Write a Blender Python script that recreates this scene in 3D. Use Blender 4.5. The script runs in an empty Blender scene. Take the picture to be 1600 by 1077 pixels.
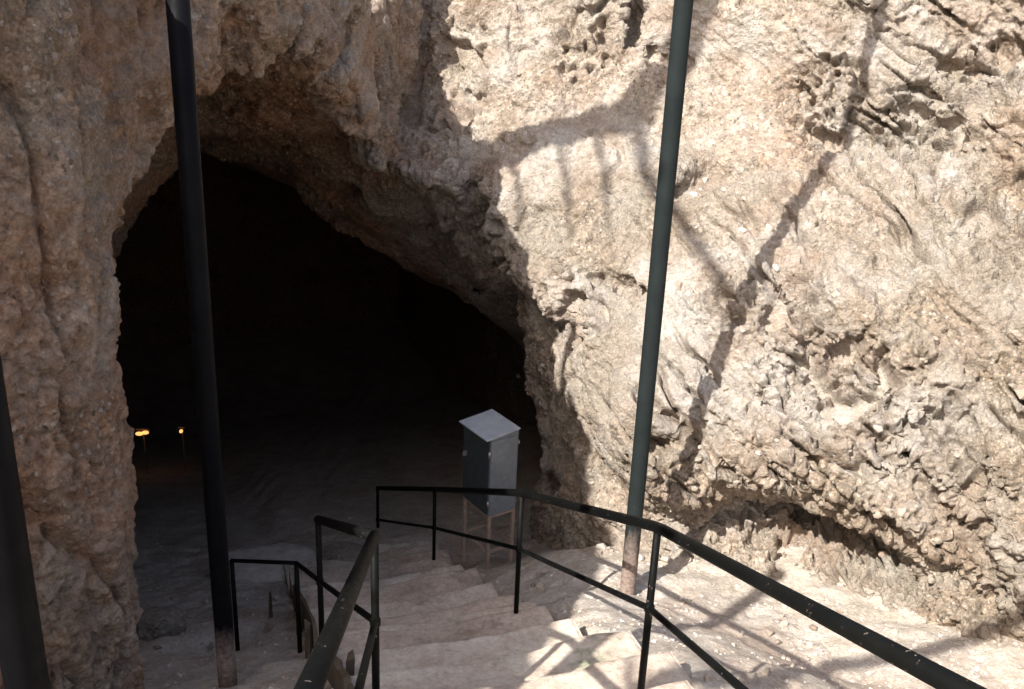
import bpy, bmesh, math, random
import numpy as np
from mathutils import Vector, Matrix

random.seed(7)
RNG = np.random.default_rng(7)
sc = bpy.context.scene
COL = sc.collection

# ------------------------------------------------------------------ camera, sky, sun, exposure
FPX = 1556.0                       # focal length in pixels of the 1600 px wide photograph (35 mm lens)
PITCH, ROLL = math.radians(20.6), math.radians(2.46)
CF = np.array([0, math.cos(PITCH), -math.sin(PITCH)])
_r0 = np.array([1., 0, 0]); _u0 = np.cross(_r0, CF)
CR = math.cos(ROLL) * _r0 + math.sin(ROLL) * _u0
CU = -math.sin(ROLL) * _r0 + math.cos(ROLL) * _u0

cam_d = bpy.data.cameras.new('camera'); cam = bpy.data.objects.new('camera', cam_d); COL.objects.link(cam)
cam_d.sensor_width = 36.0; cam_d.lens = FPX / 1600 * 36.0; cam_d.clip_start = 0.05; cam_d.clip_end = 2000
M = Matrix(((CR[0], CU[0], -CF[0], 0), (CR[1], CU[1], -CF[1], 0), (CR[2], CU[2], -CF[2], 0), (0, 0, 0, 1)))
cam.matrix_world = M
sc.camera = cam

SUN_AZ, SUN_EL = math.radians(37.0), math.radians(42.0)      # light travels 37 deg to the right of straight ahead
SUN_DIR = np.array([math.sin(SUN_AZ) * math.cos(SUN_EL), math.cos(SUN_AZ) * math.cos(SUN_EL), -math.sin(SUN_EL)])

w = bpy.data.worlds.new('World'); sc.world = w; w.use_nodes = True
nt = w.node_tree; nt.nodes.clear()
sky = nt.nodes.new('ShaderNodeTexSky'); sky.sky_type = 'NISHITA'; sky.sun_disc = False
sky.sun_elevation = SUN_EL; sky.sun_rotation = SUN_AZ + math.pi; sky.dust_density = 3.0; sky.air_density = 1.0; sky.ozone_density = .6
bg = nt.nodes.new('ShaderNodeBackground'); bg.inputs['Strength'].default_value = 0.12
wo = nt.nodes.new('ShaderNodeOutputWorld')
nt.links.new(sky.outputs[0], bg.inputs[0]); nt.links.new(bg.outputs[0], wo.inputs[0])

sun_d = bpy.data.lights.new('sun', 'SUN'); sun = bpy.data.objects.new('sun', sun_d); COL.objects.link(sun)
sun_d.energy = 4.2; sun_d.angle = math.radians(0.53); sun_d.color = (1.0, 0.968, 0.91)
sun.rotation_euler = Vector(SUN_DIR).to_track_quat('-Z', 'Y').to_euler(); sun.location = (-6, -8, 12)

sc.view_settings.view_transform = 'Standard'; sc.view_settings.look = 'None'
sc.view_settings.exposure = 1.0; sc.view_settings.gamma = 1.0
sc.cycles.max_bounces = 6; sc.cycles.diffuse_bounces = 4

# ------------------------------------------------------------------ maths helpers
def ray(x, y): return CF + CR * ((x - 800) / FPX) + CU * ((538.5 - y) / FPX)
def on_z(x, y, z): v = ray(x, y); return v * (z / v[2])
A18 = math.radians(18.0)
UD = np.array([-math.sin(A18), math.cos(A18)]); VD = np.array([math.cos(A18), math.sin(A18)])   # down the stairs / across them
def uv2xy(u, v): return UD * u + VD * v
def plane_z(u): return -1.48 - 0.49 * u
def on_slope(x, y):
    n = np.array([UD[0] * .49, UD[1] * .49, 1.0]); v = ray(x, y); return v * (-1.48 / (n @ v))

_perm = RNG.permutation(256).astype(np.int32); _perm = np.concatenate([_perm, _perm, _perm])
_g = RNG.normal(size=(256, 3)).astype(np.float32); _g /= np.linalg.norm(_g, axis=1)[:, None]
_rv = RNG.random((256, 3)).astype(np.float32)
def perlin(p):
    p = p.astype(np.float32); i = np.floor(p).astype(np.int32); f = p - i; i &= 255
    w3 = f * f * f * (f * (f * 6 - 15) + 10)
    out = np.zeros(len(p), np.float32)
    for dx in (0, 1):
        wx = w3[:, 0] if dx else 1 - w3[:, 0]; a = _perm[i[:, 0] + dx]
        for dy in (0, 1):
            wy = w3[:, 1] if dy else 1 - w3[:, 1]; b = _perm[a + i[:, 1] + dy]
            for dz in (0, 1):
                wz = w3[:, 2] if dz else 1 - w3[:, 2]
                gr = _g[_perm[b + i[:, 2] + dz]]
                out += wx * wy * wz * (gr[:, 0] * (f[:, 0] - dx) + gr[:, 1] * (f[:, 1] - dy) + gr[:, 2] * (f[:, 2] - dz))
    return out * 1.5
def fbm(p, oct=4, lac=2.03, gain=.5):
    o = np.zeros(len(p), np.float32); a = 1.0
    for k in range(oct):
        o += a * perlin(p + 17.3 * k); p = p * lac; a *= gain
    return o
def ridged(p, oct=4, gain=.5):
    o = np.zeros(len(p), np.float32); a = 1.0
    for k in range(oct):
        o += a * (1 - 2 * np.abs(perlin(p + 31.7 * k))); p = p * 2.07; a *= gain
    return o
def worley(p):
    p = p.astype(np.float32); i = np.floor(p).astype(np.int32); f = p - i
    d1 = np.full(len(p), 9., np.float32); d2 = d1.copy(); idn = np.zeros(len(p), np.float32)
    for dx in (-1, 0, 1):
        for dy in (-1, 0, 1):
            for dz in (-1, 0, 1):
                c = _perm[_perm[_perm[(i[:, 0] + dx) & 255] + ((i[:, 1] + dy) & 255)] + ((i[:, 2] + dz) & 255)]
                r = _rv[c]
                d = (r[:, 0] + dx - f[:, 0]) ** 2 + (r[:, 1] + dy - f[:, 1]) ** 2 + (r[:, 2] + dz - f[:, 2]) ** 2
                m = d < d1
                d2 = np.where(m, d1, np.minimum(d2, d)); idn = np.where(m, r[:, 0], idn); d1 = np.where(m, d, d1)
    return np.sqrt(d1), np.sqrt(d2), idn
from concurrent.futures import ThreadPoolExecutor
def pmap(fn, p, chunk=40000):
    parts = [p[i:i + chunk] for i in range(0, len(p), chunk)]
    with ThreadPoolExecutor(4) as ex: return np.concatenate(list(ex.map(fn, parts)))
def sstep(a, b, x):
    t = np.clip((x - a) / (b - a), 0, 1); return t * t * (3 - 2 * t)

# ------------------------------------------------------------------ object helpers
def mesh_np(name, co, faces):
    me = bpy.data.meshes.new(name); nv, nf = len(co), len(faces); k = faces.shape[1]
    me.vertices.add(nv); me.vertices.foreach_set('co', np.ascontiguousarray(co, np.float32).ravel())
    me.loops.add(nf * k); me.loops.foreach_set('vertex_index', np.ascontiguousarray(faces, np.int32).ravel())
    me.polygons.add(nf); me.polygons.foreach_set('loop_start', np.arange(0, nf * k, k, dtype=np.int32))
    me.update(calc_edges=True); me.polygons.foreach_set('use_smooth', np.ones(nf, bool)); me.update()
    return me
def link(name, me, mat=None, parent=None):
    o = bpy.data.objects.new(name, me); COL.objects.link(o)
    if mat is not None and me is not None and not me.materials: me.materials.append(mat)
    if parent is not None: o.parent = parent
    return o
def tag(o, label=None, cat=None, group=None, kind=None):
    if label: o['label'] = label
    if cat: o['category'] = cat
    if group: o['group'] = group
    if kind: o['kind'] = kind
    return o
def empty(name, loc=(0, 0, 0), rz=0):
    o = bpy.data.objects.new(name, None); COL.objects.link(o); o.location = loc; o.rotation_euler = (0, 0, rz); o.empty_display_size = .1
    return o
def bm_mesh(bm, name, smooth=False):
    me = bpy.data.meshes.new(name); bm.normal_update(); bm.to_mesh(me); bm.free()
    if smooth:
        for p in me.polygons: p.use_smooth = True
    return me
def tube_np(pts, rad, n=14, cap=True):
    """swept tube through pts with one radius per point"""
    pts = [np.array(p, float) for p in pts]; rad = rad if hasattr(rad, '__len__') else [rad] * len(pts)
    V, Fq = [], []
    T = []
    for i in range(len(pts)):
        a = pts[max(0, i - 1)]; b = pts[min(len(pts) - 1, i + 1)]; t = b - a; T.append(t / (np.linalg.norm(t) + 1e-9))
    ref = np.array([0, 0, 1.]) if abs(T[0][2]) < .9 else np.array([1., 0, 0])
    x = np.cross(ref, T[0]); x /= np.linalg.norm(x)
    for i, p in enumerate(pts):
        x = x - T[i] * (x @ T[i]); x /= np.linalg.norm(x); y = np.cross(T[i], x)
        for k in range(n):
            an = 2 * math.pi * k / n
            V.append(p + rad[i] * (math.cos(an) * x + math.sin(an) * y))
    for i in range(len(pts) - 1):
        for k in range(n):
            k2 = (k + 1) % n
            Fq.append((i * n + k, i * n + k2, (i + 1) * n + k2, (i + 1) * n + k))
    if cap:
        Fq.append(tuple(range(n))[::-1]); Fq.append(tuple((len(pts) - 1) * n + k for k in range(n)))
    return V, Fq
def tube(name, pts, rad, mat, parent=None, n=14, extra=None):
    bm = bmesh.new()
    for (P, Rr) in [(pts, rad)] + (extra or []):
        V, Fq = tube_np(P, Rr, n); vs = [bm.verts.new(v) for v in V]
        for q in Fq: bm.faces.new([vs[i] for i in q])
    return link(name, bm_mesh(bm, name, True), mat, parent)
def round_path(pts, r=.09, n=5):
    """round the corners of a polyline so a bent pipe looks bent"""
    pts = [np.array(p, float) for p in pts]; out = [pts[0]]
    for i in range(1, len(pts) - 1):
        a, b, c = pts[i - 1], pts[i], pts[i + 1]
        da = (a - b) / np.linalg.norm(a - b); dc = (c - b) / np.linalg.norm(c - b)
        p0, p2 = b + da * r, b + dc * r
        for k in range(n + 1):
            t = k / n; out.append((1 - t) ** 2 * p0 + 2 * t * (1 - t) * b + t * t * p2)
    out.append(pts[-1]); return out
def box_bm(bm, c, s, ax=None, bevel=0):
    ax = np.eye(3) if ax is None else ax
    vs = []
    for dz in (-1, 1):
        for dx, dy in ((-1, -1), (1, -1), (1, 1), (-1, 1)):
            vs.append(bm.verts.new(np.array(c) + ax[0] * dx * s[0] / 2 + ax[1] * dy * s[1] / 2 + ax[2] * dz * s[2] / 2))
    fs = [(3, 2, 1, 0), (4, 5, 6, 7), (0, 1, 5, 4), (1, 2, 6, 5), (2, 3, 7, 6), (3, 0, 4, 7)]
    faces = [bm.faces.new([vs[i] for i in f]) for f in fs]
    if bevel:
        es = list({e for f in faces for e in f.edges}); bmesh.ops.bevel(bm, geom=es, offset=bevel, segments=2, affect='EDGES')
    return faces
def box(name, c, s, mat, parent=None, ax=None, bevel=.004):
    bm = bmesh.new(); box_bm(bm, c, s, ax, bevel); return link(name, bm_mesh(bm, name), mat, parent)

# ------------------------------------------------------------------ materials
class NT:
    def __init__(s, name):
        s.m = bpy.data.materials.new(name); s.m.use_nodes = True; s.t = s.m.node_tree; s.t.nodes.clear()
        s.o = s.n('ShaderNodeOutputMaterial'); s.b = s.n('ShaderNodeBsdfPrincipled'); s.l(s.b.outputs[0], s.o.inputs[0])
        s.co = s.n('ShaderNodeTexCoord').outputs['Object']; s.b.inputs['Specular IOR Level'].default_value = .25
    def n(s, t): return s.t.nodes.new(t)
    def l(s, a, b): s.t.links.new(a, b)
    def noise(s, scale, det=6, rough=.6, co=None, dist=0):
        n = s.n('ShaderNodeTexNoise'); n.inputs['Scale'].default_value = scale; n.inputs['Detail'].default_value = det
        n.inputs['Roughness'].default_value = rough; n.inputs['Distortion'].default_value = dist; s.l(co or s.co, n.inputs['Vector']); return n.outputs['Fac']
    def vor(s, scale, out='Distance', co=None, feat='F1'):
        n = s.n('ShaderNodeTexVoronoi'); n.feature = feat; n.inputs['Scale'].default_value = scale; s.l(co or s.co, n.inputs['Vector']); return n.outputs[out]
    def ramp(s, fac, stops):
        r = s.n('ShaderNodeValToRGB'); e = r.color_ramp.elements
        while len(e) < len(stops): e.new(.5)
        for k, (p, c) in enumerate(stops):
            e[k].position = p; e[k].color = (c, c, c, 1) if not hasattr(c, '__len__') else (*c, 1)
        s.l(fac, r.inputs[0]); return r.outputs[0]
    def mix(s, fac, a, b, mode='MIX'):
        m = s.n('ShaderNodeMix'); m.data_type = 'RGBA'; m.blend_type = mode
        for v, i in ((fac, 0), (a, 6), (b, 7)):
            if hasattr(v, 'is_linked') or hasattr(v, 'links'): s.l(v, m.inputs[i])
            elif hasattr(v, '__len__'): m.inputs[i].default_value = (*v, 1)
            else: m.inputs[i].default_value = v
        return m.outputs[2]
    def math(s, op, a, b=0.):
        m = s.n('ShaderNodeMath'); m.operation = op
        for v, i in ((a, 0), (b, 1)):
            if hasattr(v, 'links'): s.l(v, m.inputs[i])
            else: m.inputs[i].default_value = v
        return m.outputs[0]
    def mapping(s, scale, rot=(0, 0, 0)):
        m = s.n('ShaderNodeMapping'); m.inputs['Scale'].default_value = scale; m.inputs['Rotation'].default_value = rot; s.l(s.co, m.inputs[0]); return m.outputs[0]
    def bump(s, h, strength, dist, prev=None):
        b = s.n('ShaderNodeBump'); b.inputs['Strength'].default_value = strength; b.inputs['Distance'].default_value = dist; s.l(h, b.inputs['Height'])
        if prev: s.l(prev, b.inputs['Normal'])
        return b.outputs[0]
    def out(s, col=None, rough=None, normal=None, metal=0):
        for v, k in ((col, 'Base Color'), (rough, 'Roughness'), (normal, 'Normal'), (metal, 'Metallic')):
            if v is None: continue
            if hasattr(v, 'links'): s.l(v, s.b.inputs[k])
            elif hasattr(v, '__len__'): s.b.inputs[k].default_value = (*v, 1)
            else: s.b.inputs[k].default_value = v
        return s.m

def mat_rock(name, tint=(1, 1, 1), objinfo=False):
    t = NT(name)
    big = t.noise(.55, 5, .6, dist=.4); med = t.noise(2.3, 7, .65); fine = t.noise(16, 6, .7); grain = t.noise(70, 4, .7)
    col = t.ramp(med, [(.28, (.28, .215, .165)), (.45, (.39, .330, .275)), (.58, (.46, .415, .365)), (.74, (.56, .525, .475))])
    # iron-stained orange-brown patches
    rust = t.ramp(big, [(.49, 0.), (.64, .75)])
    vl = t.n('ShaderNodeVectorMath'); vl.operation = 'DOT_PRODUCT'; t.l(t.co, vl.inputs[0]); vl.inputs[1].default_value = (1, -.12, 0)
    iron = t.ramp(t.math('ADD', t.math('MULTIPLY', t.math('SUBTRACT', -1.75, vl.outputs['Value']), .45), t.math('MULTIPLY', t.math('SUBTRACT', t.noise(1.7, 6, .7), .5), 1.6)), [(.0, 0.), (.5, .8)])
    rust = t.math('MAXIMUM', t.math('MULTIPLY', rust, .4), iron)
    col = t.mix(rust, col, t.ramp(fine, [(.3, (.24, .115, .055)), (.7, (.44, .25, .14))]))
    # pale lime crust and grey lichen
    lime = t.ramp(t.noise(3.1, 8, .75, co=t.mapping((1, 1, 1.7), (.3, .2, 1))), [(.60, 0.), (.70, .7)])
    col = t.mix(lime, col, (.60, .56, .50))
    lich = t.ramp(t.noise(1.25, 7, .7, co=t.mapping((1, 1, .7), (1, .2, .5))), [(.55, 0.), (.68, .45)])
    col = t.mix(lich, col, (.27, .26, .20))
    moss = t.ramp(t.noise(.8, 6, .72, co=t.mapping((1, 1, 1.2), (.4, 1., .2))), [(.47, 0.), (.58, .62)])
    vm = t.n('ShaderNodeVectorMath'); vm.operation = 'DOT_PRODUCT'; t.l(t.co, vm.inputs[0]); vm.inputs[1].default_value = (.86, -.51, 0)
    moss_dim = t.ramp(t.math('ADD', t.math('MULTIPLY', t.math('SUBTRACT', vm.outputs['Value'], -1.6), .2), t.math('MULTIPLY', t.noise(2.2, 7, .75), .9)), [(.50, 0.), (.84, .75)])  # dry moss, denser rightward; the wall's dimmer light is partly painted in
    moss = t.math('MAXIMUM', moss, moss_dim)
    col = t.mix(moss, col, t.ramp(grain, [(.3, (.20, .165, .12)), (.7, (.36, .31, .25))]))
    peb = t.vor(26, 'Color'); sep = t.n('ShaderNodeSeparateColor'); t.l(peb, sep.inputs[0])
    zn = t.ramp(t.noise(1.0, 4, .6, co=t.mapping((1, 1, 1.3), (.2, .1, .7))), [(.46, .10), (.60, .55)])
    col = t.mix(zn, col, t.mix(t.ramp(sep.outputs[0], [(.0, .25), (.75, .6), (1., 1.)]), (.12, .09, .07), (.72, .64, .55)), 'OVERLAY')
    col = t.mix(.35, col, t.ramp(fine, [(.3, .15), (.7, .85)]), 'OVERLAY')
    col = t.mix(.25, col, t.ramp(grain, [(.3, .1), (.7, .9)]), 'OVERLAY')
    sp2 = t.n('ShaderNodeSeparateColor'); t.l(t.vor(52, 'Color'), sp2.inputs[0])
    col = t.mix(t.math('MULTIPLY', zn, t.ramp(sp2.outputs[1], [(.955, 0.), (.965, .8)])), col, (.70, .66, .60))           # white limestone grains
    col = t.mix(t.math('MULTIPLY', zn, t.ramp(sp2.outputs[2], [(.93, 0.), (.95, 1.2)])), col, (.10, .085, .065))            # dark specks: lichen, and shade of small voids painted in
    if tint != (1, 1, 1): col = t.mix(1., col, tint, 'MULTIPLY')
    n1 = t.bump(t.noise(22, 8, .75), .8, .04)
    n2 = t.bump(t.vor(42), .6, .015, n1)
    n3 = t.bump(grain, .35, .006, n2)
    return t.out(col, .95, n3)
MAT_ROCK = mat_rock('rock')
def mat_dirt():
    t = NT('packed_earth')
    big = t.noise(.9, 5, .6); med = t.noise(4, 7, .65); fine = t.noise(30, 6, .7)
    col = t.ramp(med, [(.3, (.42, .35, .28)), (.5, (.56, .485, .405)), (.7, (.65, .585, .51))])
    col = t.mix(t.ramp(big, [(.5, 0.), (.68, .5)]), col, (.37, .24, .165))
    col = t.mix(t.ramp(t.noise(1.6, 6, .7, co=t.mapping((1, 1, 1), (1, .2, .5))), [(.57, 0.), (.68, .5)]), col, (.54, .50, .44))
    col = t.mix(.4, col, t.ramp(fine, [(.3, .15), (.7, .85)]), 'OVERLAY')
    pc = t.vor(55, 'Color'); sep = t.n('ShaderNodeSeparateColor'); t.l(pc, sep.inputs[0])
    col = t.mix(t.ramp(sep.outputs[1], [(.90, 0.), (.93, .6)]), col, (.66, .60, .53))
    n1 = t.bump(t.noise(14, 8, .72), .75, .04); n2 = t.bump(t.noise(90, 4, .7), .6, .008, n1)
    return t.out(col, .95, n2)
MAT_DIRT = mat_dirt()
def mat_step():
    t = NT('worn_step_stone')
    med = t.noise(3.2, 7, .65); fine = t.noise(26, 6, .72)
    col = t.ramp(med, [(.3, (.43, .335, .265)), (.5, (.57, .48, .395)), (.70, (.67, .595, .51))])
    oi = t.n('ShaderNodeObjectInfo').outputs['Random']
    col = t.mix(.55, col, t.ramp(oi, [(0., (.33, .30, .28)), (1., (.62, .60, .58))]), 'OVERLAY')
    col = t.mix(t.ramp(t.noise(5.5, 7, .72, co=t.mapping((1, 1, 1), (.7, 0, .2))), [(.56, 0.), (.66, .55)]), col, (.30, .215, .165))
    moss = t.ramp(t.noise(2.1, 6, .7, co=t.mapping((1, 1, 1), (0, .6, .3))), [(.60, 0.), (.70, .75)])
    col = t.mix(moss, col, (.20, .225, .125))
    col = t.mix(.4, col, t.ramp(fine, [(.3, .15), (.7, .85)]), 'OVERLAY')
    n1 = t.bump(t.noise(16, 8, .72), .5, .025); n2 = t.bump(t.noise(85, 4, .7), .6, .008, n1)
    return t.out(col, .93, n2)
MAT_STEP = mat_step()
def mat_stone():
    t = NT('loose_stone')
    oi = t.n('ShaderNodeObjectInfo').outputs['Random']
    base = t.ramp(oi, [(.0, (.34, .265, .205)), (.35, (.42, .35, .285)), (.8, (.48, .42, .355)), (1., (.62, .57, .50))])
    col = t.mix(.45, base, t.ramp(t.noise(9, 6, .7), [(.3, .2), (.7, .8)]), 'OVERLAY')
    return t.out(col, .92, t.bump(t.noise(20, 7, .7), .5, .02))
MAT_STONE = mat_stone()
def mat_paint(name, c, rust_at=.66, base_z=None):
    t = NT(name)
    n = t.noise(42, 7, .72, co=t.mapping((1, 1, .5))); n2 = t.noise(5, 5, .6)
    col = t.mix(t.ramp(n2, [(.35, 0.), (.7, .6)]), c, tuple(x * 1.6 + .002 for x in c))
    chips = t.ramp(n, [(rust_at, 0.), (rust_at + .05, .9)])
    col = t.mix(chips, col, (.28, .22, .19))
    rough = t.ramp(n, [(.3, .42), (.7, .65)])
    if base_z:
        sep = t.n('ShaderNodeSeparateXYZ'); t.l(t.co, sep.inputs[0])
        zz = t.math('ADD', sep.outputs[2], t.math('MULTIPLY', t.math('SUBTRACT', t.noise(9, 6, .7, co=t.mapping((1, 1, .3))), .5), base_z * 1.4))
        wear = t.ramp(t.math('DIVIDE', zz, base_z), [(.35, .95), (.95, 0.)])
        col = t.mix(wear, col, t.ramp(t.noise(40, 5, .7), [(.35, (.19, .115, .085)), (.65, (.36, .30, .265))]))
        rough = t.mix(wear, rough, (.85, .85, .85))
    t.b.inputs['Specular IOR Level'].default_value = .07
    return t.out(col, rough, t.bump(t.noise(60, 5, .7), .18, .003))
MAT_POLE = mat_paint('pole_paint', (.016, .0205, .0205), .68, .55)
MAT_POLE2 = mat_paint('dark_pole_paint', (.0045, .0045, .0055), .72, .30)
MAT_RAIL = mat_paint('rail_paint', (.0042, .0045, .0042), .635)
def mat_galv():
    t = NT('galvanised_sheet')
    v = t.vor(30, 'Color'); sep = t.n('ShaderNodeSeparateColor'); t.l(v, sep.inputs[0])
    col = t.mix(.08, t.ramp(t.noise(3, 4, .5), [(.3, (.20, .235, .27)), (.7, (.27, .30, .335))]), sep.outputs[0], 'OVERLAY')
    return t.out(col, t.ramp(t.noise(9, 5), [(.3, .36), (.7, .55)]), t.bump(t.noise(4, 3), .12, .02), .35)
MAT_GALV = mat_galv()
def mat_simple(name, c, rough=.6, metal=0, sc_=18, var=.35, bump=.2):
    t = NT(name); col = t.mix(var, c, t.ramp(t.noise(sc_, 6, .7), [(.3, .15), (.7, .85)]), 'OVERLAY')
    return t.out(col, rough, t.bump(t.noise(sc_ * 2, 5, .7), bump, .005), metal)
MAT_FRAME = mat_simple('primer_painted_angle_iron', (.36, .27, .225), .7)
MAT_BOLT = mat_simple('bare_steel', (.5, .48, .45), .4, .8)
MAT_WOOD = mat_simple('weathered_board', (.115, .09, .062), .9, 0, 9, .5, .5)
MAT_BARK = mat_simple('bark', (.16, .12, .09), .95, 0, 14, .6, .9)
def mat_emit():
    t = NT('lamp_glow'); t.b.inputs['Base Color'].default_value = (.9, .6, .3, 1)
    t.b.inputs['Emission Color'].default_value = (1, .42, .12, 1); t.b.inputs['Emission Strength'].default_value = .9; return t.m
MAT_GLOW = mat_emit()

# ------------------------------------------------------------------ THE CLIFF: pit + cave as one carved rock surface
PR = np.array([.894, 6.066])                       # foot of the right-hand pole, origin of the wall's own frame
WE = np.array([.86, -.51]); WN = np.array([.51, .86])
_pz = [-12, -7, -5, -4.15, -3.63, -2.97, -2.55, -2.03, -1.57, -1.24, -.57, -.11, 1.5, 6]
_ps = [.8, .8, .75, .74, .62, .80, 1.25, 1.70, 2.30, 2.90, 3.28, 3.42, 3.7, 4.2]
LEFT_POLY = [(-30, -1.6), (-3.8, -1.4), (-3.3, -.7), (-3.25, 2.2), (-2.85, 3.5), (-2.10, 4.10), (-2.04, 4.45), (-2.14, 5.0), (-1.88, 5.7), (-1.55, 6.5), (-1.38, 7.5), (-1.30, 9.0), (-1.25, 10.5), (-1.0, 13), (1.0, 30), (-30, 30)]
TUN_C = np.array([-1.75, 6.2]); TA = np.array([-.345, .939]); TQ = np.array([.939, .345])

def poly_sd(P, poly):
    """signed distance to a 2-D polygon, positive outside"""
    x, y = P[:, 0], P[:, 1]; d = np.full(len(P), 1e9); s = np.ones(len(P)); n = len(poly)
    for i in range(n):
        a = np.array(poly[i]); b = np.array(poly[i - 1]); e = b - a
        wx, wy = x - a[0], y - a[1]; t = np.clip((wx * e[0] + wy * e[1]) / (e @ e), 0, 1)
        d = np.minimum(d, (wx - e[0] * t) ** 2 + (wy - e[1] * t) ** 2)
        c1 = y >= a[1]; c2 = y < b[1]; c3 = e[0] * wy > e[1] * wx
        flip = (c1 & c2 & c3) | (~c1 & ~c2 & ~c3); s = np.where(flip, -s, s)
    return s * np.sqrt(d)
def smax(a, b, k):
    h = np.clip(.5 + .5 * (a - b) / k, 0, 1); return b + (a - b) * h + k * h * (1 - h)
def smin(a, b, k): return -smax(-a, -b, k)
def air(p):
    """positive in open air, negative in rock"""
    x, y, z = p[:, 0], p[:, 1], p[:, 2]
    # left-hand pillar and the face over the cave mouth; it leans out with height
    lean = .06 * (z + 4) * sstep(3.0, 4.5, y)
    back = np.clip((z + 1.2) / 3, 0, 1) * sstep(6.3, 8.2, y)          # the face steps back above the ledge
    q2 = np.stack([x - lean + .45 * back, y - .3 * back], 1)
    dl = poly_sd(q2, LEFT_POLY)
    # right-hand wall
    s = (x - PR[0]) * WN[0] + (y - PR[1]) * WN[1]; t = (x - PR[0]) * WE[0] + (y - PR[1]) * WE[1]
    prof = np.interp(z, _pz, _ps)
    prof = prof + .95 * np.exp(-((t - 1.0) / .8) ** 2 - ((z + 3.98) / .32) ** 2)             # undercut at the foot
    prof = prof + .95 * np.exp(-((t + .95) / .60) ** 2 - ((z + 3.85 + .6 * (t + .95)) / .50) ** 2)
    prof = prof - .25 * sstep(2.0, 4.5, t) * sstep(-2., -4., z) + .10 * t * sstep(-3.2, -1.5, z)
    dw = (prof - s) * .8
    d = smin(dl, dw, .12)
    # cave: an arch carried back along its axis, sinking as it goes
    u = (x - TUN_C[0]) * TA[0] + (y - TUN_C[1]) * TA[1]; q = (x - TUN_C[0]) * TQ[0] + (y - TUN_C[1]) * TQ[1]
    sink = .10 * np.clip(u, 0, 30) + .9 * sstep(2.0, 6.5, u)
    wide = sstep(5.8, 9.5, u)
    cl = (.16 + .40 * sstep(.5, 2.7, u)) * (1 - .9 * wide)
    top = -.60 - np.where(q < 0, (1.15 - 1.08 * wide) * np.abs(q) ** 1.4, cl * np.abs(q) ** (1.4 - .25 * sstep(.5, 2.7, u))) - sink
    side = np.where(q < 0, -1.12 - .25 * sstep(0, 2, u) - 4.0 * wide - q, q - (np.interp(z, [-4.2, -3.3, -2.8, -2.45, -1.5], [2.9, 2.72, 2.6, 2.15, 1.95]) + 2.6 * sstep(1.9, 4.2, u)))
    dt = np.minimum((top - z) * .75, -side)
    dt = np.minimum(dt, np.minimum(u + 1.0, 19.0 - u))
    d = smax(d, dt, .22)
    d = np.maximum(d, z - np.where((t > -1.5) & (s > .2), 3.2,  .06 + .28 * sstep(6.2, 4.6, y) - .38 * sstep(6.5, 8.3, y) + 1.3 * np.clip(-2.05 - x, 0, 1.4) + 2.9 * sstep(9.2, 11.5, y)))
    return d
def rock_noise(p):
    calm = 1 - .65 * sstep(-.9, -1.5, p[:, 0]) * sstep(6.6, 5.6, p[:, 1])
    n = (.20 * fbm(p * .55, 2) + .11 * fbm(p * 1.5 + 5, 3)) * calm
    s = p[:, 2] + .62 * ((p[:, 0] - PR[0]) * WE[0] + (p[:, 1] - PR[1]) * WE[1])
    right = sstep(-.6, .8, (p[:, 0] - PR[0]) * WE[0] + (p[:, 1] - PR[1]) * WE[1])
    st = np.stack([s * 2.6, (p[:, 0] * .5 - p[:, 2] * .5) * .7, p[:, 1] * .7], 1)
    n += (.075 + .05 * sstep(-2.2, -3.2, p[:, 2])) * ridged(st, 3) * right
    # vertical fluting on the shaded pillar
    fl = np.stack([p[:, 0] * 2.6, p[:, 1] * 2.6, p[:, 2] * .7], 1)
    n += .09 * ridged(fl + 9, 2) * (1 - right) * sstep(7.5, 6, p[:, 1])
    # pockets
    pk = perlin(p * np.array([1.5, 1.5, 2.0]) + 40); n += .26 * sstep(.34, .62, pk) * calm * (1 - right)
    return n
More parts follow.
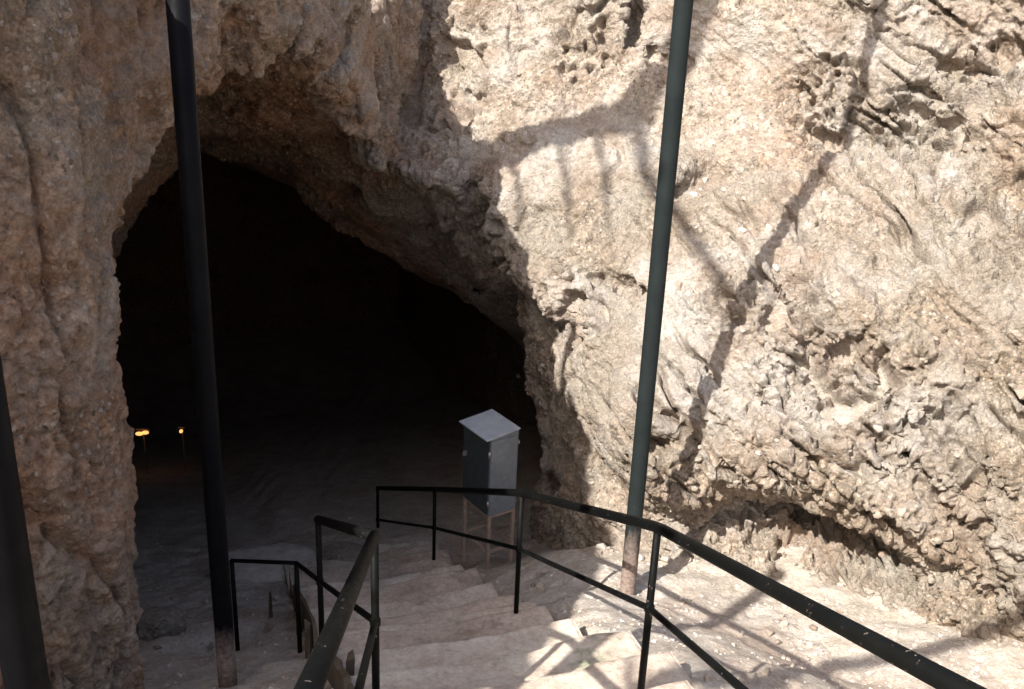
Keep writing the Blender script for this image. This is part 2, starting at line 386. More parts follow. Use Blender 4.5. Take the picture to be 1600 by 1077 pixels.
def build_cliff(lo, hi, h, rn=1.0):
    lo = np.array(lo, float); hi = np.array(hi, float); N = np.ceil((hi - lo) / h).astype(int)
    gx, gy, gz = [lo[i] + h * np.arange(N[i]) for i in range(3)]
    # coarse pass marks the blocks that hold surface, the fine pass fills only those
    D = np.full(N, np.nan, np.float32); B = 8
    nb = -(-N // B)
    cx, cy, cz = np.meshgrid(*[lo[i] + h * (np.arange(nb[i]) * B + (B - 1) / 2) for i in range(3)], indexing='ij')
    cd = air(np.stack([cx.ravel(), cy.ravel(), cz.ravel()], 1)).reshape(nb)
    act = np.argwhere(np.abs(cd) < 1.25 + .87 * h * B)
    off = np.stack(np.meshgrid(*[np.arange(B)] * 3, indexing='ij'), -1).reshape(-1, 3)
    for k in range(0, len(act), 1500):
        idx = (act[k:k + 1500, None, :] * B + off[None]).reshape(-1, 3)
        idx = idx[(idx < N).all(1)]
        p = lo + h * idx; d = pmap(air, p).astype(np.float32)
        near = np.abs(d) < 1.15
        d[near] += rn * pmap(rock_noise, p[near])
        D[idx[:, 0], idx[:, 1], idx[:, 2]] = d
    # surface nets
    S = D > 0; ok = ~np.isnan(D)
    sl = [slice(0, -1), slice(1, None)]
    cnt = np.zeros(N - 1, np.int8); okc = np.ones(N - 1, bool)
    for a in (0, 1):
        for b in (0, 1):
            for c in (0, 1):
                cnt += S[sl[a], sl[b], sl[c]]; okc &= ok[sl[a], sl[b], sl[c]]
    cell = np.argwhere((cnt > 0) & (cnt < 8) & okc); vid = np.full(N - 1, -1, np.int32); vid[cell[:, 0], cell[:, 1], cell[:, 2]] = np.arange(len(cell))
    acc = np.zeros((len(cell), 3)); wt = np.zeros(len(cell))
    cor = [(a, b, c) for a in (0, 1) for b in (0, 1) for c in (0, 1)]
    for a in cor:
        for ax in range(3):
            if a[ax] == 0:
                b = list(a); b[ax] = 1
                v0 = D[cell[:, 0] + a[0], cell[:, 1] + a[1], cell[:, 2] + a[2]]; v1 = D[cell[:, 0] + b[0], cell[:, 1] + b[1], cell[:, 2] + b[2]]
                m = (v0 > 0) != (v1 > 0); t = np.where(m, v0 / np.where(m, v0 - v1, 1), 0)
                pt = np.tile(np.array(a, float), (len(cell), 1)); pt[:, ax] = t
                acc += pt * m[:, None]; wt += m
    V = lo + h * (cell + acc / wt[:, None])
    quads = []
    for ax in range(3):
        b, c = [(1, 2), (2, 0), (0, 1)][ax]
        s0 = [slice(1, -1)] * 3; s1 = [slice(1, -1)] * 3; s0[ax] = slice(0, -1); s1[ax] = slice(1, None)
        A, Bm = S[tuple(s0)], S[tuple(s1)]
        e = np.argwhere(A != Bm); sgn = A[e[:, 0], e[:, 1], e[:, 2]]
        base = e.copy()
        for k in range(3):
            if k != ax: base[:, k] += 1
        ids = []
        for (ob, oc) in ((0, 0), (-1, 0), (-1, -1), (0, -1)):
            q = base.copy(); q[:, b] += ob; q[:, c] += oc; ids.append(vid[q[:, 0], q[:, 1], q[:, 2]])
        ids = np.stack(ids, 1); good = (ids >= 0).all(1)
        ids = ids[good]; sgn = sgn[good]
        ids[~sgn] = ids[~sgn][:, ::-1]
        quads.append(ids[:, ::-1])
    Q = np.concatenate(quads)
    # drop everything under the floor
    return V, Q
CV, CQ = build_cliff((-7.5, -2.4, -8.2), (6.6, 12.4, 3.5), .060)          # the pit and the cave mouth
V2, Q2 = build_cliff((-15, 6.5, -11), (7, 28, 4), .22)                    # the dark chamber behind
def ground_z(x, y):
    P = np.stack([x, y], -1); u = P @ UD; v = P @ VD
    z = np.where(u > 8.2, plane_z(8.2) - .30 * (u - 8.2), plane_z(np.maximum(u, -11)))
    z = np.maximum(z, -9.2)
    # terrace to the right of the stairs is flatter and runs up to the wall
    s = (x - PR[0]) * WN[0] + (y - PR[1]) * WN[1]; t = (x - PR[0]) * WE[0] + (y - PR[1]) * WE[1]
    terr = -4.17 - .10 * np.minimum(s, 3.) - .02 * t + np.where(s < 0, -.46 * s, 0) + .18 * np.clip(t - 1.4, 0, 4) ** 1.3
    k = sstep(1.95, 2.75, v) * sstep(.9, 2.2, u) * sstep(7.7, 5.3, u)
    z = z * (1 - k) + terr * k
    # left of the stair boards the bank lies a little lower
    z = z - .10 * sstep(.62, .45, v) - .05 * sstep(.2, -.6, v)
    z = z - .45 * np.exp(-((u - 6.75) / .30) ** 2 - ((v + .02) / .34) ** 2)
    return z
floor_z = ground_z(CV[:, 0], CV[:, 1])
keepv = CV[:, 2] > floor_z - .6
CQ = CQ[keepv[CQ].all(1)]
def to_px(p):
    d = p @ CF; return 800 + FPX * (p @ CR) / d, 538.5 - FPX * (p @ CU) / d, d
fx, fy, fd = to_px(CV[CQ].mean(1))
vis = (fd > .8) & (fx > -420) & (fx < 2050) & (fy > -260) & (fy < 1340) & (fd < 13.5)
from mathutils.bvhtree import BVHTree
_bvh = BVHTree.FromPolygons(CV.tolist(), CQ.tolist())
_cc = CV[CQ].mean(1); seen = np.zeros(len(CQ), bool)
for k in np.nonzero(vis)[0]:
    c = _cc[k]; L = float(np.linalg.norm(c)); hh = _bvh.ray_cast(Vector((0, 0, 0)), Vector(c / L), L + 1)
    seen[k] = hh[0] is not None and hh[3] > L - .30
_vs = np.zeros(len(CV), bool)
for _ in range(5):                                 # widen by a few rings
    _vs[:] = False; _vs[CQ[seen].ravel()] = True; seen = _vs[CQ].any(1)
vis &= seen
def compact(V, Q):
    u, inv = np.unique(Q, return_inverse=True); return V[u], inv.reshape(Q.shape)
def subsurf(V, Q, lv):
    me = mesh_np('tmp', V, Q); o = link('tmp', me); m = o.modifiers.new('s', 'SUBSURF'); m.levels = lv; m.render_levels = lv
    dg = bpy.context.evaluated_depsgraph_get(); ev = o.evaluated_get(dg).to_mesh()
    co = np.empty(len(ev.vertices) * 3, np.float32); ev.vertices.foreach_get('co', co)
    no = np.empty(len(ev.vertices) * 3, np.float32); ev.vertices.foreach_get('normal', no)
    ix = np.empty(len(ev.loops), np.int32); ev.loops.foreach_get('vertex_index', ix)
    o.evaluated_get(dg).to_mesh_clear(); bpy.data.objects.remove(o); bpy.data.meshes.remove(me)
    return co.reshape(-1, 3), no.reshape(-1, 3), ix.reshape(-1, 4)
ROUGH = []                                        # the crumbling, deeply pitted patches of the face
for (px, py, rr) in ((1290, 160, .40), (1430, 200, .42), (1540, 330, .5), (1340, 580, .45), (1240, 470, .35), (770, 380, .42), (900, 470, .35), (1130, 470, .3), (1470, 690, .4), (1050, 740, .3), (1250, 830, .5), (720, 60, .35), (900, 70, .4), (700, 180, .3), (1560, 120, .4)):
    v_ = Vector(ray(px, py)).normalized(); h_ = _bvh.ray_cast(Vector((0, 0, 0)), v_)
    if h_[0] is not None: ROUGH.append((np.array(h_[0]), rr))
def detail(p):
    t = (p[:, 0] - PR[0]) * WE[0] + (p[:, 1] - PR[1]) * WE[1]
    right = sstep(-1.4, -.2, t)
    mask = sstep(-.15, .25, perlin(p * .9 + 3)); mask2 = sstep(-.2, .2, perlin(p * 1.3 + 77))
    zone = sstep(.02, .30, perlin(p * np.array([.75, .75, 1.1]) + 31) + .12 * perlin(p * 3))            # loose rubble-like zones
    rz = np.zeros(len(p), np.float32)
    for c, rr in ROUGH: rz = np.maximum(rz, np.exp(-((p - c) ** 2).sum(1) / rr ** 2))
    rz = sstep(.25, .75, rz + .35 * perlin(p * 2.6 + 8)); zone = np.maximum(zone, rz)
    n = .034 * fbm(p * 4.0 + 2, 4, gain=.6)
    n -= rz * (.20 * sstep(.10, .34, perlin(p * np.array([4.4, 4.4, 5.5]) + 63)) + .12 * sstep(.10, .3, perlin(p * 10 + 13)))
    n += .022 * ridged(p * 5.5 + 12, 3, .6) * (.4 + .6 * mask2)
    lay = np.stack([(p[:, 2] + .62 * t) * 9, (p[:, 0] - p[:, 2]) * 1.1, p[:, 1] * 1.1], 1)
    n += .030 * ridged(lay + 3, 2, .5) * right
    d1, d2, r = worley(p * 6.5 + .15 * perlin(p * 9)[:, None]); n += .055 * np.maximum(0, .55 - d1) * (.25 + r) * (.2 + .8 * mask) * (.05 + .95 * right)
    d1, d2, r = worley(p * 14); n += .055 * np.maximum(0, .58 - d1) * (.2 + r) * (.06 + .94 * zone) * (.10 + .90 * right)
    # dipping beds: narrow dark partings
    s = p[:, 2] + .62 * t + .05 * fbm(p * 2.2, 2)
    bed = np.abs(perlin(np.stack([s * 5.5, (p[:, 0] - p[:, 2]) * .55, p[:, 1] * .5], 1)))
    n -= (.15 + .12 * sstep(-2.0, -2.9, p[:, 2])) * sstep(.14, .0, bed) * right * sstep(-.12, .15, perlin(p * 1.1 + 60))
    # pits and holes
    n -= .10 * sstep(.28, .50, perlin(p * 4.6 + 21)) * (.15 + .85 * right) * (.35 + .65 * zone)
    n -= .075 * sstep(.20, .38, perlin(p * 9.0 + 90)) * (.15 + .85 * zone) * (.35 + .65 * right)
    n -= .055 * sstep(.20, .36, perlin(p * 17 + 190)) * (.2 + .8 * mask2) * (.4 + .6 * right)
    n += .012 * perlin(p * 42 + 5)
    d1, d2, r = worley(p * 9 + .3 * perlin(p * 7 + 3)[:, None]); n -= .055 * sstep(.10, .0, d2 - d1) * (.15 + .85 * zone) * (.1 + .9 * right)      # cracks between clods
    n += (.030 - .012 * (1 - right)) * perlin(p * 24 + 7) * (.55 + .45 * zone)
    n += (1 - right) * (.035 * fbm(p * np.array([3.2, 3.2, 2.0]) + 44, 4, gain=.55) - .07 * sstep(.12, .0, np.abs(perlin(p * np.array([2.4, 2.4, 1.1]) + 70))) * sstep(-.1, .2, perlin(p * 1.2 + 15)))
    n = np.clip(n, -.20 - .08 * rz, .09) * np.clip(.25 + 1.1 * np.abs(t + .55), .35, 1.0)
    return np.clip(n, -.17, .10)
_in = np.ones(len(CV), bool); _in[CQ[~vis].ravel()] = False
core = _in[CQ].all(1)                                                   # the coarse mesh runs a ring or two under the fine one
_in2 = np.ones(len(CV), bool); _in2[CQ[~core].ravel()] = False; core = _in2[CQ].all(1)
Vf, Qf = compact(CV, CQ[vis]); Vc, Qc = compact(CV, CQ[~core])
_nt = mesh_np('tmp', Vc, Qc); _no = np.empty(len(Vc) * 3, np.float32); _nt.vertices.foreach_get('normal', _no); bpy.data.meshes.remove(_nt)
Vc = Vc - .07 * _no.reshape(-1, 3)
Vf, Nf, Qf = subsurf(Vf, Qf, 2)
Vf = Vf + Nf * pmap(detail, Vf)[:, None]
k2 = (V2[:, 2] > ground_z(V2[:, 0], V2[:, 1]) - 1.) & ((V2[:, 1] > 11.3) | (V2[:, 0] < -6.9)); V2, Q2 = compact(V2, Q2[k2[Q2].all(1)])
me = mesh_np('cliff', np.concatenate([Vf, Vc, V2]), np.concatenate([Qf, Qc + len(Vf), Q2 + len(Vf) + len(Vc)]))
cliff = link('cliff', me, MAT_ROCK)
tag(cliff, 'tan conglomerate rock face hollowed by a dark cave mouth', kind='structure')
print('cliff quads', len(Qf), len(Qc))

# ------------------------------------------------------------------ GROUND
def axis_coords(lo, a, b, hi, fine, grow=1.25):
    c = list(np.arange(a, b, fine)); st = fine; x = c[-1]
    while x < hi: st *= grow; x += st; c.append(x)
    st = fine; x = a; pre = []
    while x > lo: st *= grow; x -= st; pre.append(x)
    return np.array(pre[::-1] + c)
gx = axis_coords(-60, -3.6, 5.2, 60, .028); gy = axis_coords(-60, 1.6, 9.6, 60, .028)
X, Y = np.meshgrid(gx, gy, indexing='ij'); Z = ground_z(X, Y)
P3 = np.stack([X.ravel(), Y.ravel(), np.zeros(X.size)], 1)
Z = Z + (.07 * fbm(P3 * .8, 3) + .030 * fbm(P3 * 4 + 8, 4, gain=.55)).reshape(Z.shape)
d1, d2, r = worley(P3 * 9); Z += (.035 * np.maximum(0, .45 - d1) * r * sstep(-.1, .3, perlin(P3 * .9 + 4))).reshape(Z.shape)
U_, V_ = X * UD[0] + Y * UD[1], X * VD[0] + Y * VD[1]
Z = Z - .17 * sstep(.50, .62, V_) * sstep(2.12, 1.98, V_) * sstep(9.0, 8.8, U_)           # trench the steps are bedded in
i, j = np.meshgrid(np.arange(len(gx) - 1), np.arange(len(gy) - 1), indexing='ij'); n = len(gy)
Qg = np.stack([i * n + j, (i + 1) * n + j, (i + 1) * n + j + 1, i * n + j + 1], -1).reshape(-1, 4)
ground = link('ground', mesh_np('ground', np.stack([X.ravel(), Y.ravel(), Z.ravel()], 1), Qg), MAT_DIRT)
tag(ground, 'packed pale earth sloping down to the cave', kind='structure')
def gz(x, y): return float(ground_z(np.array([x]), np.array([y]))[0])

# ------------------------------------------------------------------ STAIRS: every step its own worn block
stairs = empty('stairs', (*uv2xy(2.0, 1.2), plane_z(2.0))); SW = np.array(stairs.location)
tag(stairs, 'worn earth and stone stairs running down between the two handrails', 'stairs')
edges = [.9, 1.4, 1.9, 2.35, 2.8, 3.25, 3.72, 4.20, 4.69, 5.18, 5.53, 5.87, 6.31, 6.84, 7.30, 7.8, 8.3, 8.8]
for k in range(len(edges) - 1):
    u1 = edges[k + 1]; u0 = edges[k] - .10; ztop = plane_z(edges[k] + .25) + random.uniform(-.012, .012) + .03
    vl, vr = .56 + random.uniform(-.015, .03), 2.03 + random.uniform(-.10, .10)
    nu, nv = 26, 64
    uu = np.linspace(u0, u1, nu); vv = np.linspace(vl, vr, nv); UU, VV = np.meshgrid(uu, vv, indexing='ij')
    p = np.stack([UU.ravel(), VV.ravel(), np.full(UU.size, k * 3.7)], 1)
    wig = (.022 * fbm(np.stack([VV.ravel() * 2.2, np.full(UU.size, k * 5.1), np.zeros(UU.size)], 1), 3)).reshape(UU.shape)
    UU2 = UU + wig * sstep(u0, u1, UU)
    edge_d = np.minimum(u1 - UU, np.minimum(VV - vl, vr - VV))
    wear = .045 * np.exp(-((VV - 1.25) / .38) ** 2) * sstep(u0, u1, UU)
    ZZ = ztop + .013 * fbm(p * np.array([3.5, 3.5, 1]), 5, gain=.6).reshape(UU.shape) - .022 * np.exp(-edge_d / .010) - wear - .03 * sstep(u0 + .35, u0 + .10, UU)
    XY = UU2[..., None] * UD + VV[..., None] * VD
    top = np.concatenate([XY, ZZ[..., None]], -1).reshape(-1, 3); bot = top.copy(); bot[:, 2] = ztop - .42
    V = np.concatenate([top, bot]) - SW
    i, j = np.meshgrid(np.arange(nu - 1), np.arange(nv - 1), indexing='ij')
    a = (i * nv + j).ravel(); Q = [np.stack([a, a + nv, a + nv + 1, a + 1], 1)[:, ::-1]]
    ring = np.concatenate([np.arange(nv), nv * np.arange(1, nu) + nv - 1, nv * (nu - 1) + np.arange(nv - 2, -1, -1), nv * np.arange(nu - 2, 0, -1)])
    nx = np.roll(ring, -1); Q.append(np.stack([ring, nx, nx + nu * nv, ring + nu * nv], 1))
    me = mesh_np('step', V, np.concatenate(Q)); link('step', me, MAT_STEP, stairs)
# weathered boards that hold the earth along the side of the stairs
def board(p0, p1, hgt=.20, thick=.028):
    p0, p1 = np.array(p0), np.array(p1); L = np.linalg.norm(p1 - p0); ax0 = (p1 - p0) / L; ax1 = np.cross([0, 0, 1], ax0); ax1 /= np.linalg.norm(ax1); ax2 = np.cross(ax0, ax1)
    bm = bmesh.new(); box_bm(bm, (p0 + p1) / 2, (L, thick, hgt), np.array([ax0, ax1, ax2]))
    bmesh.ops.subdivide_edges(bm, edges=[e for e in bm.edges if e.calc_length() > L * .8], cuts=7)
    for v in bm.verts: v.co += Vector((random.gauss(0, .005), random.gauss(0, .005), random.gauss(0, .009)))
    bmesh.ops.translate(bm, verts=bm.verts, vec=-Vector(SW))
    return link('edging_board', bm_mesh(bm, 'edging_board'), MAT_WOOD, stairs)
def uvz(u, v, dz=0): xy = uv2xy(u, v); return np.array([xy[0], xy[1], plane_z(u) + dz])
board(uvz(5.42, .525, .05), uvz(7.2, .535, .05)); board(uvz(4.05, .535, .03), uvz(4.95, .53, .05)); board(uvz(3.0, .53, .04), uvz(3.95, .535, .03))
for (u, v, hh) in ((7.25, .33, .22), (5.5, .47, .30), (6.25, .475, .26), (4.45, .60, .20), (4.98, .48, .24)):
    xy_ = uv2xy(u, v); bm = bmesh.new(); c = np.array([xy_[0], xy_[1], gz(*xy_) + hh / 2 - .10]) - SW
    box_bm(bm, c, (.035, .05, hh + .15)); 
    for vv_ in bm.verts:
        if vv_.co.z > c[2]: vv_.co += Vector((random.gauss(.01, .012), random.gauss(0, .012), random.gauss(0, .03)))
    link('stake', bm_mesh(bm, 'stake'), MAT_WOOD, stairs)

# ------------------------------------------------------------------ HANDRAILS (welded black pipe)
def handrail(name, label, tops, mids, posts, r_top=.0235, r_mid=.0145, r_post=.0165):
    base = np.array(posts[0][0]); root = empty(name, base); tag(root, label, 'handrail')
    L = lambda pts: [np.array(p) - base for p in pts]
    for seg in tops: tube('top_rail', round_path(L(seg), .10), r_top, MAT_RAIL, root, 18)
    for seg in mids: tube('middle_rail', round_path(L(seg), .04), r_mid, MAT_RAIL, root, 14)
    for (b, t, m) in posts:
        po = tube('post', L([b, t]), r_post, MAT_RAIL, root, 14)
        for z in ([m] if m else []):
            pt = np.array([b[0], b[1], z]) - base; tube('weld_collar', [pt - [0, 0, .022], pt - [0, 0, .012], pt + [0, 0, .012], pt + [0, 0, .022]], [r_post + .001, r_post + .006, r_post + .006, r_post + .001], MAT_RAIL, po, 12)
    return root
def at(px, py, dep): return ray(px, py) * dep
def post_from(top, drop): return ((top[0], top[1], top[2] - drop), (top[0], top[1], top[2]))
# right-hand rail
R0 = at(1530, 1092, 1.86); R1 = at(1028, 824, 4.14); R2 = np.array([.10, 5.42, -3.01]); R3 = np.array([-.64, 7.94, -4.41]); R4 = at(590, 763, 11.0)
Rn = R1 + (R0 - R1) * 1.35
MD = np.array([0, 0, -.40])
def pst(t, drop=1.05, mid=True): return ((t[0], t[1], t[2] - drop), (t[0], t[1], t[2]), (t[2] - .40) if mid else None)
handrail('handrail', 'black pipe handrail passing in front of the tall metal pole and cabinet',
         [[Rn, R1, R2, R3, R4]], [[Rn + MD, R1 + MD, R2 + MD, R3 + MD, R4 + MD]], [pst(Rn, 1.0), pst(R1), pst(R2), pst(R3), pst(R4)])
# left-hand rail
L0 = at(476, 1092, 1.62); L1 = at(585, 838, 3.9); L2 = at(497, 812, 5.47); L3 = at(463, 880, 6.6); L4 = at(362, 876, 7.2)
Ln = L1 + (L0 - L1) * 1.3
M1 = L1 + [0, 0, -.40]; M2 = L2 + [0, 0, -.40]
handrail('handrail', 'black pipe handrail beside the wooden edging boards of the stairs',
         [[Ln, L1], [L1, L2]], [[Ln + MD, M1, M2, L3], [L3, L4]], [pst(Ln, 1.0), pst(L1), pst(L2), ((L3[0], L3[1], gz(L3[0], L3[1]) - .15), tuple(L3), None), ((L4[0], L4[1], gz(L4[0], L4[1]) - .15), tuple(L4), None)])

# ------------------------------------------------------------------ TALL POLES
def pole(label, px, py, r, top_z, mat, z=None, bury=.25):
    b = on_slope(px, py) if z is None else on_z(px, py, z)
    root = empty('metal_pole', b); tag(root, label, 'pole')
    H = top_z - b[2]
    tube('shaft', [(0, 0, -bury), (0, 0, .02), (0, 0, H / 2), (0, 0, H)], r, mat, root, 28)
    tube('end_cap', [(0, 0, H - .005), (0, 0, H + .03), (0, 0, H + .045)], [r * 1.06, r * 1.06, r * .7], mat, root, 28)
    return root, b
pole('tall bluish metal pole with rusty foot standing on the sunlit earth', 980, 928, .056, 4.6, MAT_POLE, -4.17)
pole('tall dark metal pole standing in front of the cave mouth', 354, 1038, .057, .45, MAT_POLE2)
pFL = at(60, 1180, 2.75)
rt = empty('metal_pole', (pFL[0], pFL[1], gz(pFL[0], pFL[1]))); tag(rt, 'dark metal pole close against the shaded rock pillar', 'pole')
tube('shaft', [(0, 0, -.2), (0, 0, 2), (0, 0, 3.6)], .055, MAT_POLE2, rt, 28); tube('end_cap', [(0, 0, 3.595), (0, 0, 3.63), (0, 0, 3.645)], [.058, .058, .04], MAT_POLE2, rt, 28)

# ------------------------------------------------------------------ CABINET on its angle-iron stand
CA = on_slope(760, 895)
ca_ax = math.radians(35)
cab = empty('electrical_cabinet', CA, ca_ax); tag(cab, 'grey galvanised sheet metal cabinet standing on four angle iron legs', 'cabinet')
# local: +x along the bright side panel, +y along the dark door side, origin = near corner leg
W_, D_, ZB, ZT = .285, .43, .57, 1.30
bm = bmesh.new(); box_bm(bm, (W_ / 2, D_ / 2, (ZB + ZT) / 2), (W_, D_, ZT - ZB), None, .006); link('body', bm_mesh(bm, 'body'), MAT_GALV, cab)
door = box('door', (-.009, D_ / 2, (ZB + ZT) / 2), (.012, D_ - .02, ZT - ZB - .03), mat_simple('door_shade', (.05, .06, .065), .55), cab)  # shade of the unlit side is put into the door's dark colour
box('handle', (-.035, D_ - .07, ZB + .47), (.045, .022, .05), MAT_BOLT, door, None, .006)
for z in (ZB + .12, ZT - .13): tube('hinge', [(-.012, .0, z - .03), (-.012, .0, z + .03)], .011, MAT_BOLT, door, 10)
for z in (ZB + .07, ZT - .08): box('latch', (W_ + .012, .02, z), (.024, .03, .04), MAT_BOLT, cab, None, .008)
bm = bmesh.new()   # sloped roof sheet, overhanging the door
rp = [(-.05, -.012, ZT + .012), (W_ + .006, -.012, ZT + .055), (W_ + .006, D_ + .006, ZT + .055), (-.05, D_ + .012, ZT + .012)]
vs = [bm.verts.new(p) for p in rp] + [bm.verts.new((p[0], p[1], p[2] + .012)) for p in rp]
for q in ((3, 2, 1, 0), (4, 5, 6, 7), (0, 1, 5, 4), (1, 2, 6, 5), (2, 3, 7, 6), (3, 0, 4, 7)): bm.faces.new([vs[i] for i in q])
link('roof', bm_mesh(bm, 'roof'), mat_simple('sunlit_roof_zinc', (.52, .55, .59), .45, .2, 6, .25, .15), cab)  # sunlight on the roof is put into this paler colour
bm = bmesh.new()   # little gable sheets under the roof
def prism(bm, pts, dy):
    a = [bm.verts.new(p) for p in pts]; b = [bm.verts.new((p[0], p[1] + dy, p[2])) for p in pts]; n = len(pts)
    bm.faces.new(a); bm.faces.new(b[::-1])
    for i in range(n): bm.faces.new([a[i], b[i], b[(i + 1) % n], a[(i + 1) % n]])
prism(bm, [(0, .003, ZT - .002), (W_, .003, ZT - .002), (W_, .003, ZT + .052), (0, .003, ZT + .012)], D_ - .006)
link('roof_infill', bm_mesh(bm, 'roof_infill'), MAT_GALV, cab)
def angle_leg(x, y):
    bm = bmesh.new(); box_bm(bm, (x, y, ZB / 2 - .06), (.03, .03, ZB + .12), None, .003); return link('leg', bm_mesh(bm, 'leg'), MAT_FRAME, cab)
for x, y in ((.015, .015), (W_ - .015, .015), (.015, D_ - .015), (W_ - .015, D_ - .015)): angle_leg(x, y)
for z, nm in ((ZB - .012, 'frame_rail'), (ZB - .37, 'brace')):
    for y in (.012, D_ - .012): box(nm, (W_ / 2, y, z), (W_ - .062, .022, .026), MAT_FRAME, cab)
    for x in (.012, W_ - .012): box(nm, (x, D_ / 2, z + .001), (.022, D_ - .062, .026), MAT_FRAME, cab)

# ------------------------------------------------------------------ LAMPS deep in the cave
def cave_lamp(label, px, py, dep, w_, spots):
    p = at(px, py, dep); root = empty('cave_lamp', p); tag(root, label, 'lamp', None)
    tube('stand', [(0, .05, gz(p[0], p[1]) - p[2] - .1), (0, .05, .04)], .006, MAT_POLE2, root, 8)
    box('housing', (0, .05, .05), (w_ + .05, .06, .03), MAT_POLE2, root)
    bm = bmesh.new()
    for (dx, dz, sx, sz) in spots:
        bmesh.ops.create_uvsphere(bm, u_segments=16, v_segments=10, radius=1, matrix=Matrix.Translation((dx, 0, dz)) @ Matrix.Diagonal((sx, .04, sz, 1)))
    link('bulb', bm_mesh(bm, 'bulb', True), MAT_GLOW, root)
cave_lamp('orange glowing lamp with a wide double glow deep in the cave', 222, 677, 15.5, .16, [(-.045, -.012, .06, .028), (.05, .012, .055, .026)])
cave_lamp('tiny round orange lamp deep in the cave behind the dark pole', 283, 674, 15.5, .06, [(0, 0, .026, .026)])

# ------------------------------------------------------------------ where does a line of sight meet the rock or the ground
bpy.context.view_layer.update()
def hit(px, py, full=False):
    v = Vector(ray(px, py)).normalized(); best = None
    for o in (cliff, ground):
        ok_, loc, nor, _i = o.ray_cast(Vector((0, 0, 0)), v)
        if ok_ and (best is None or loc.length < best[0].length): best = (loc, nor, o)
    if best is None: return None
    return best if full else np.array(best[0])
def sunward(px, py, xplane):
    p = hit(px, py); t = (xplane - p[0]) / -SUN_DIR[0]; return p - SUN_DIR * t
# ------------------------------------------------------------------ TREE on the cliff top: its trunk, limbs and hanging twigs throw the shadows
tr_pts = [sunward(x, y, -3.7) for x, y in ((1118, -40), (1072, 40), (1030, 110), (985, 178))]
tr_pts += [sunward(x, y, -3.7) for x, y in ((930, 190), (860, 205), (790, 235), (720, 262), (640, 270))]
tr = np.array(tr_pts)[::-1]                       # foot first
tree = empty('bare_tree', tr[0] - [0, 0, .3]); tag(tree, 'bare leaning tree on the cliff top above the cave', 'tree'); T0 = np.array(tree.location)
def smooth_path(P, n=6):
    P = [np.array(p) for p in P]; P = [2 * P[0] - P[1]] + P + [2 * P[-1] - P[-2]]; out = []
    for i in range(1, len(P) - 2):
        for k in range(n):
            t = k / n; a, b, c, d = P[i - 1], P[i], P[i + 1], P[i + 2]
            out.append(.5 * (2 * b + (c - a) * t + (2 * a - 5 * b + 4 * c - d) * t * t + (3 * b - a - 3 * c + d) * t ** 3))
    out.append(P[-2]); return out
def limb(name, P, r0, r1, parent=tree, wob=.03, n=10):
    P = smooth_path(P); P = [p + RNG.normal(0, wob * .4, 3) for p in P]
    return tube(name, [p - T0 for p in P], list(np.linspace(r0, r1, len(P)) * (1 + .08 * RNG.normal(size=len(P)))), MAT_BARK, parent, n)
limb('trunk', [tr[0] - [0, 0, .5]] + list(tr), .24, .15, n=14)
limb('branch', [tr[5]] + [sunward(x, y, -3.7) for x, y in ((1002, 230), (1022, 300), (1062, 340), (1105, 405), (1145, 480))], .075, .045)
for (x, y), (x2, y2), f in (((725, 262), (740, 360), .25), ((798, 238), (812, 345), .4), ((868, 205), (893, 375), .5), ((930, 195), (952, 360), .6), ((990, 180), (1016, 300), .7)):
    limb('twig', [sunward(x, y, -3.7), sunward((x + x2) / 2 + 4, (y + y2) / 2, -3.7), sunward(x2, y2, -3.7)], .036, .018, n=6)

def sunward_t(px, py, t): return hit(px, py) - SUN_DIR / math.cos(SUN_EL) * t
b2 = [sunward_t(x, y, 5.4) for x, y in ((1040, 1100), (1160, 1072), (1290, 1046), (1430, 1022), (1540, 985), (1640, 930))]
f2 = b2[0] + np.array([-.55, -1.0, 0]); f2[2] = gz(f2[0], f2[1])
tree2 = empty('bare_tree', f2); tag(tree2, 'bare leaning tree rooted on the slope beyond the end of the cliff', 'tree'); T0 = f2.copy()
limb('trunk', [f2 - [0, 0, .3], f2 * .6 + b2[0] * .4 + [-.15, 0, .2]] + b2, .075, .055, tree2)
limb('branch', [b2[0], b2[0] + [-.5, -.6, .6], b2[0] + [-1.1, -1.0, 1.6]], .05, .02, tree2)

# ------------------------------------------------------------------ STONES
def stone_mesh(k):
    r = np.random.default_rng(100 + k); P = r.normal(size=(22, 3)); P /= np.linalg.norm(P, axis=1)[:, None]; P *= (r.uniform(.8, 1.1, 22))[:, None] * np.array([1, r.uniform(.7, .95), r.uniform(.5, .75)])
    bm = bmesh.new()
    for p in P: bm.verts.new(p)
    bmesh.ops.convex_hull(bm, input=bm.verts)
    for v in [v for v in bm.verts if not v.link_faces]: bm.verts.remove(v)
    me = bm_mesh(bm, 'stone'); me.materials.append(MAT_STONE); return me
STONES = [stone_mesh(k) for k in range(9)]
def put_stone(name, loc, r, parent=None, sink=.2, nor=(0, 0, 1)):
    o = bpy.data.objects.new(name, STONES[RNG.integers(len(STONES))]); COL.objects.link(o)
    o.location = Vector(loc) + Vector(nor) * r * (.5 - sink) ; o.scale = (r, r * RNG.uniform(.8, 1.1), r * RNG.uniform(.8, 1.1)); o.rotation_euler = RNG.uniform(-.5, .5, 3) + np.array([0, 0, RNG.uniform(0, 6.28)])
    if parent: o.parent = parent
    return o
n = 0
while n < 130:                                     # cobbles held in the conglomerate of the sunlit wall
    px = RNG.uniform(700, 1600); py = RNG.uniform(250, 900)
    h_ = hit(px, py, True)
    if h_ is None or h_[2] is not cliff: continue
    P = np.array(h_[0]); 
    if perlin((P * .8)[None] + 50)[0] < .02 and RNG.random() > .25: continue
    put_stone('stone', P, float(np.clip(RNG.lognormal(-3.45, .42), .02, .09)), cliff, .72, h_[1]); n += 1
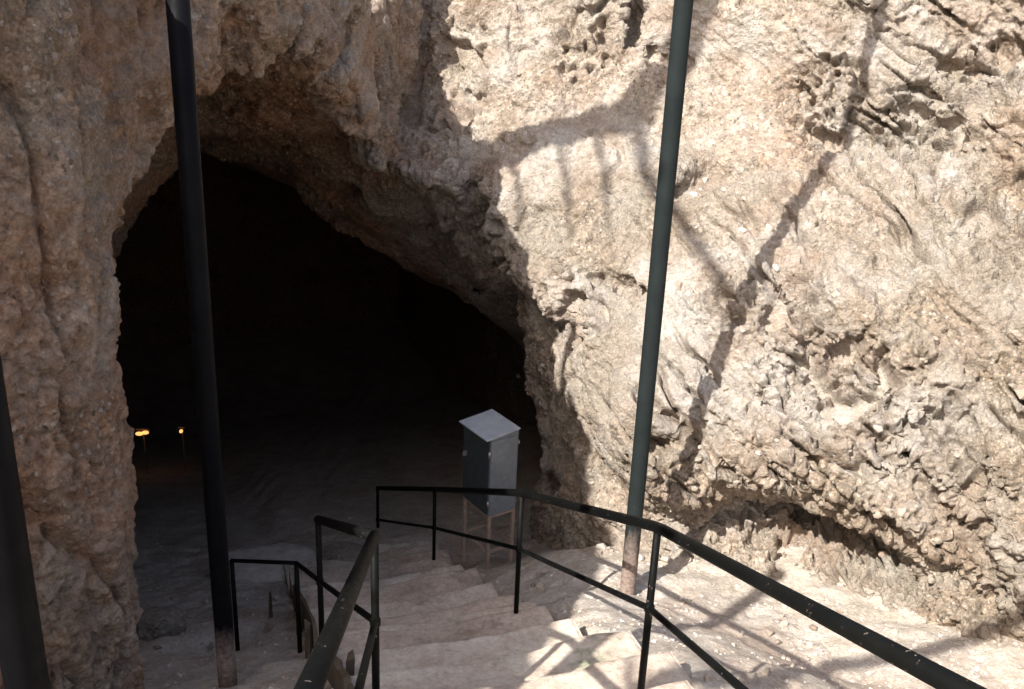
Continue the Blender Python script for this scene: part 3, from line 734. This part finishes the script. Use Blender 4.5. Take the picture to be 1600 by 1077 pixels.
spots = [((1060, 1600), (930, 1075), 34, 'loose stone lying on the sunlit earth beyond the handrail'),
         ((690, 860), (885, 925), 16, 'loose stone among the rubble at the foot of the metal cabinet'),
         ((900, 1110), (800, 880), 18, 'stone fallen at the foot of the sunlit rock wall'),
         ((225, 470), (930, 1070), 16, 'loose stone on the shaded bank around the dark pole')]
for (xr, yr, cnt, lab) in spots:
    k = 0; tries = 0
    while k < cnt and tries < 600:
        tries += 1; h_ = hit(RNG.uniform(*xr), RNG.uniform(*yr), True)
        if h_ is None or h_[2] is not ground: continue
        u, v = np.array(h_[0])[:2] @ UD, np.array(h_[0])[:2] @ VD
        if .5 < v < 2.1 and u < 7.1: continue
        tag(put_stone('loose_stone', h_[0], float(np.clip(RNG.lognormal(-3.5, .4), .018, .085)), None, .15), lab, 'stone', lab.split(' ', 1)[1]); k += 1
# gravel: everything too small to pick out
V, Fc = [], []
base = [np.array([v.co[:] for v in m.vertices]) for m in STONES[:4]]; bf = [[list(p.vertices) for p in m.polygons] for m in STONES[:4]]
cnt = 0; tries = 0
while cnt < 2600 and tries < 9000:
    tries += 1; h_ = hit(RNG.uniform(-20, 1620), RNG.uniform(780, 1090), True)
    if h_ is None or h_[2] is not ground: continue
    P = np.array(h_[0]); 
    if perlin((P * 1.6)[None] + 11)[0] < -.05 and RNG.random() < .75: continue
    k = RNG.integers(4); r = float(np.clip(RNG.lognormal(-4.6, .45), .005, .022)); a = RNG.uniform(0, 6.28); c_, s_ = math.cos(a), math.sin(a)
    B_ = base[k] @ np.array([[c_, s_, 0], [-s_, c_, 0], [0, 0, 1]]) * r + P; o0 = len(V); V += B_.tolist(); Fc += [[i + o0 for i in f] for f in bf[k]]; cnt += 1
me = bpy.data.meshes.new('gravel'); me.from_pydata(V, [], Fc); me.update()
t = NT('gravel'); vc = t.vor(30, 'Color'); sp = t.n('ShaderNodeSeparateColor'); t.l(vc, sp.inputs[0])
mg = t.out(t.ramp(sp.outputs[0], [(.0, (.36, .28, .22)), (.5, (.5, .43, .36)), (1., (.66, .61, .55))]), .95)
tag(link('gravel', me, mg), 'fine gravel scattered over the earth', kind='stuff')

# ------------------------------------------------------------------ a few larger blocks, a slab and a dry weed
def block(name, label, cat, px, py, size, seed, mat, sink=.35, rz=0., sub=3, rough=.16):
    h_ = hit(px, py, True); P = np.array(h_[0]); bm = bmesh.new(); bmesh.ops.create_icosphere(bm, subdivisions=sub, radius=1)
    V = np.array([v.co[:] for v in bm.verts]); V = np.sign(V) * np.abs(V) ** .72
    V *= (1 + rough * fbm(V * 1.1 + seed, 4, gain=.55))[:, None]; V *= np.array(size)
    for v, c in zip(bm.verts, V): v.co = c
    o = link(name, bm_mesh(bm, name, True), mat); o.location = P + [0, 0, size[2] * (1 - 2 * sink)]; o.rotation_euler = (0, 0, rz)
    return tag(o, label, cat)
block('boulder', 'rounded dusty boulder on the bank between the rock pillar and the dark pole', 'boulder', 247, 990, (.22, .16, .15), 3, MAT_ROCK, .30, .4, 4)
block('boulder', 'low boulder half buried where the lower stairs enter the cave', 'boulder', 545, 880, (.30, .18, .13), 21, MAT_ROCK, .35, -.2, 4)
block('flat_stone', 'pale flat stone slab behind the low end of the handrail', 'stone', 420, 893, (.55, .34, .10), 8, MAT_STONE, .12, .25, 4, .10)
h_ = hit(727, 893, True); WP = np.array(h_[0]); weed = empty('dry_weed', WP); tag(weed, 'small dry weed growing among rubble beside the cabinet legs', 'weed')
MAT_STRAW = mat_simple('dry_stem', (.33, .27, .18), .9)
for k in range(9):
    a = RNG.uniform(0, 6.28); L_ = RNG.uniform(.08, .19); d_ = np.array([math.cos(a) * .5, math.sin(a) * .5, 1.0])
    tube('stem', [(0, 0, -.02), tuple(d_ * L_ * .5 + RNG.normal(0, .006, 3)), tuple(d_ * L_ + np.array([math.cos(a), math.sin(a), -.2]) * L_ * .3)], [.004, .003, .0015], MAT_STRAW, weed, 5)
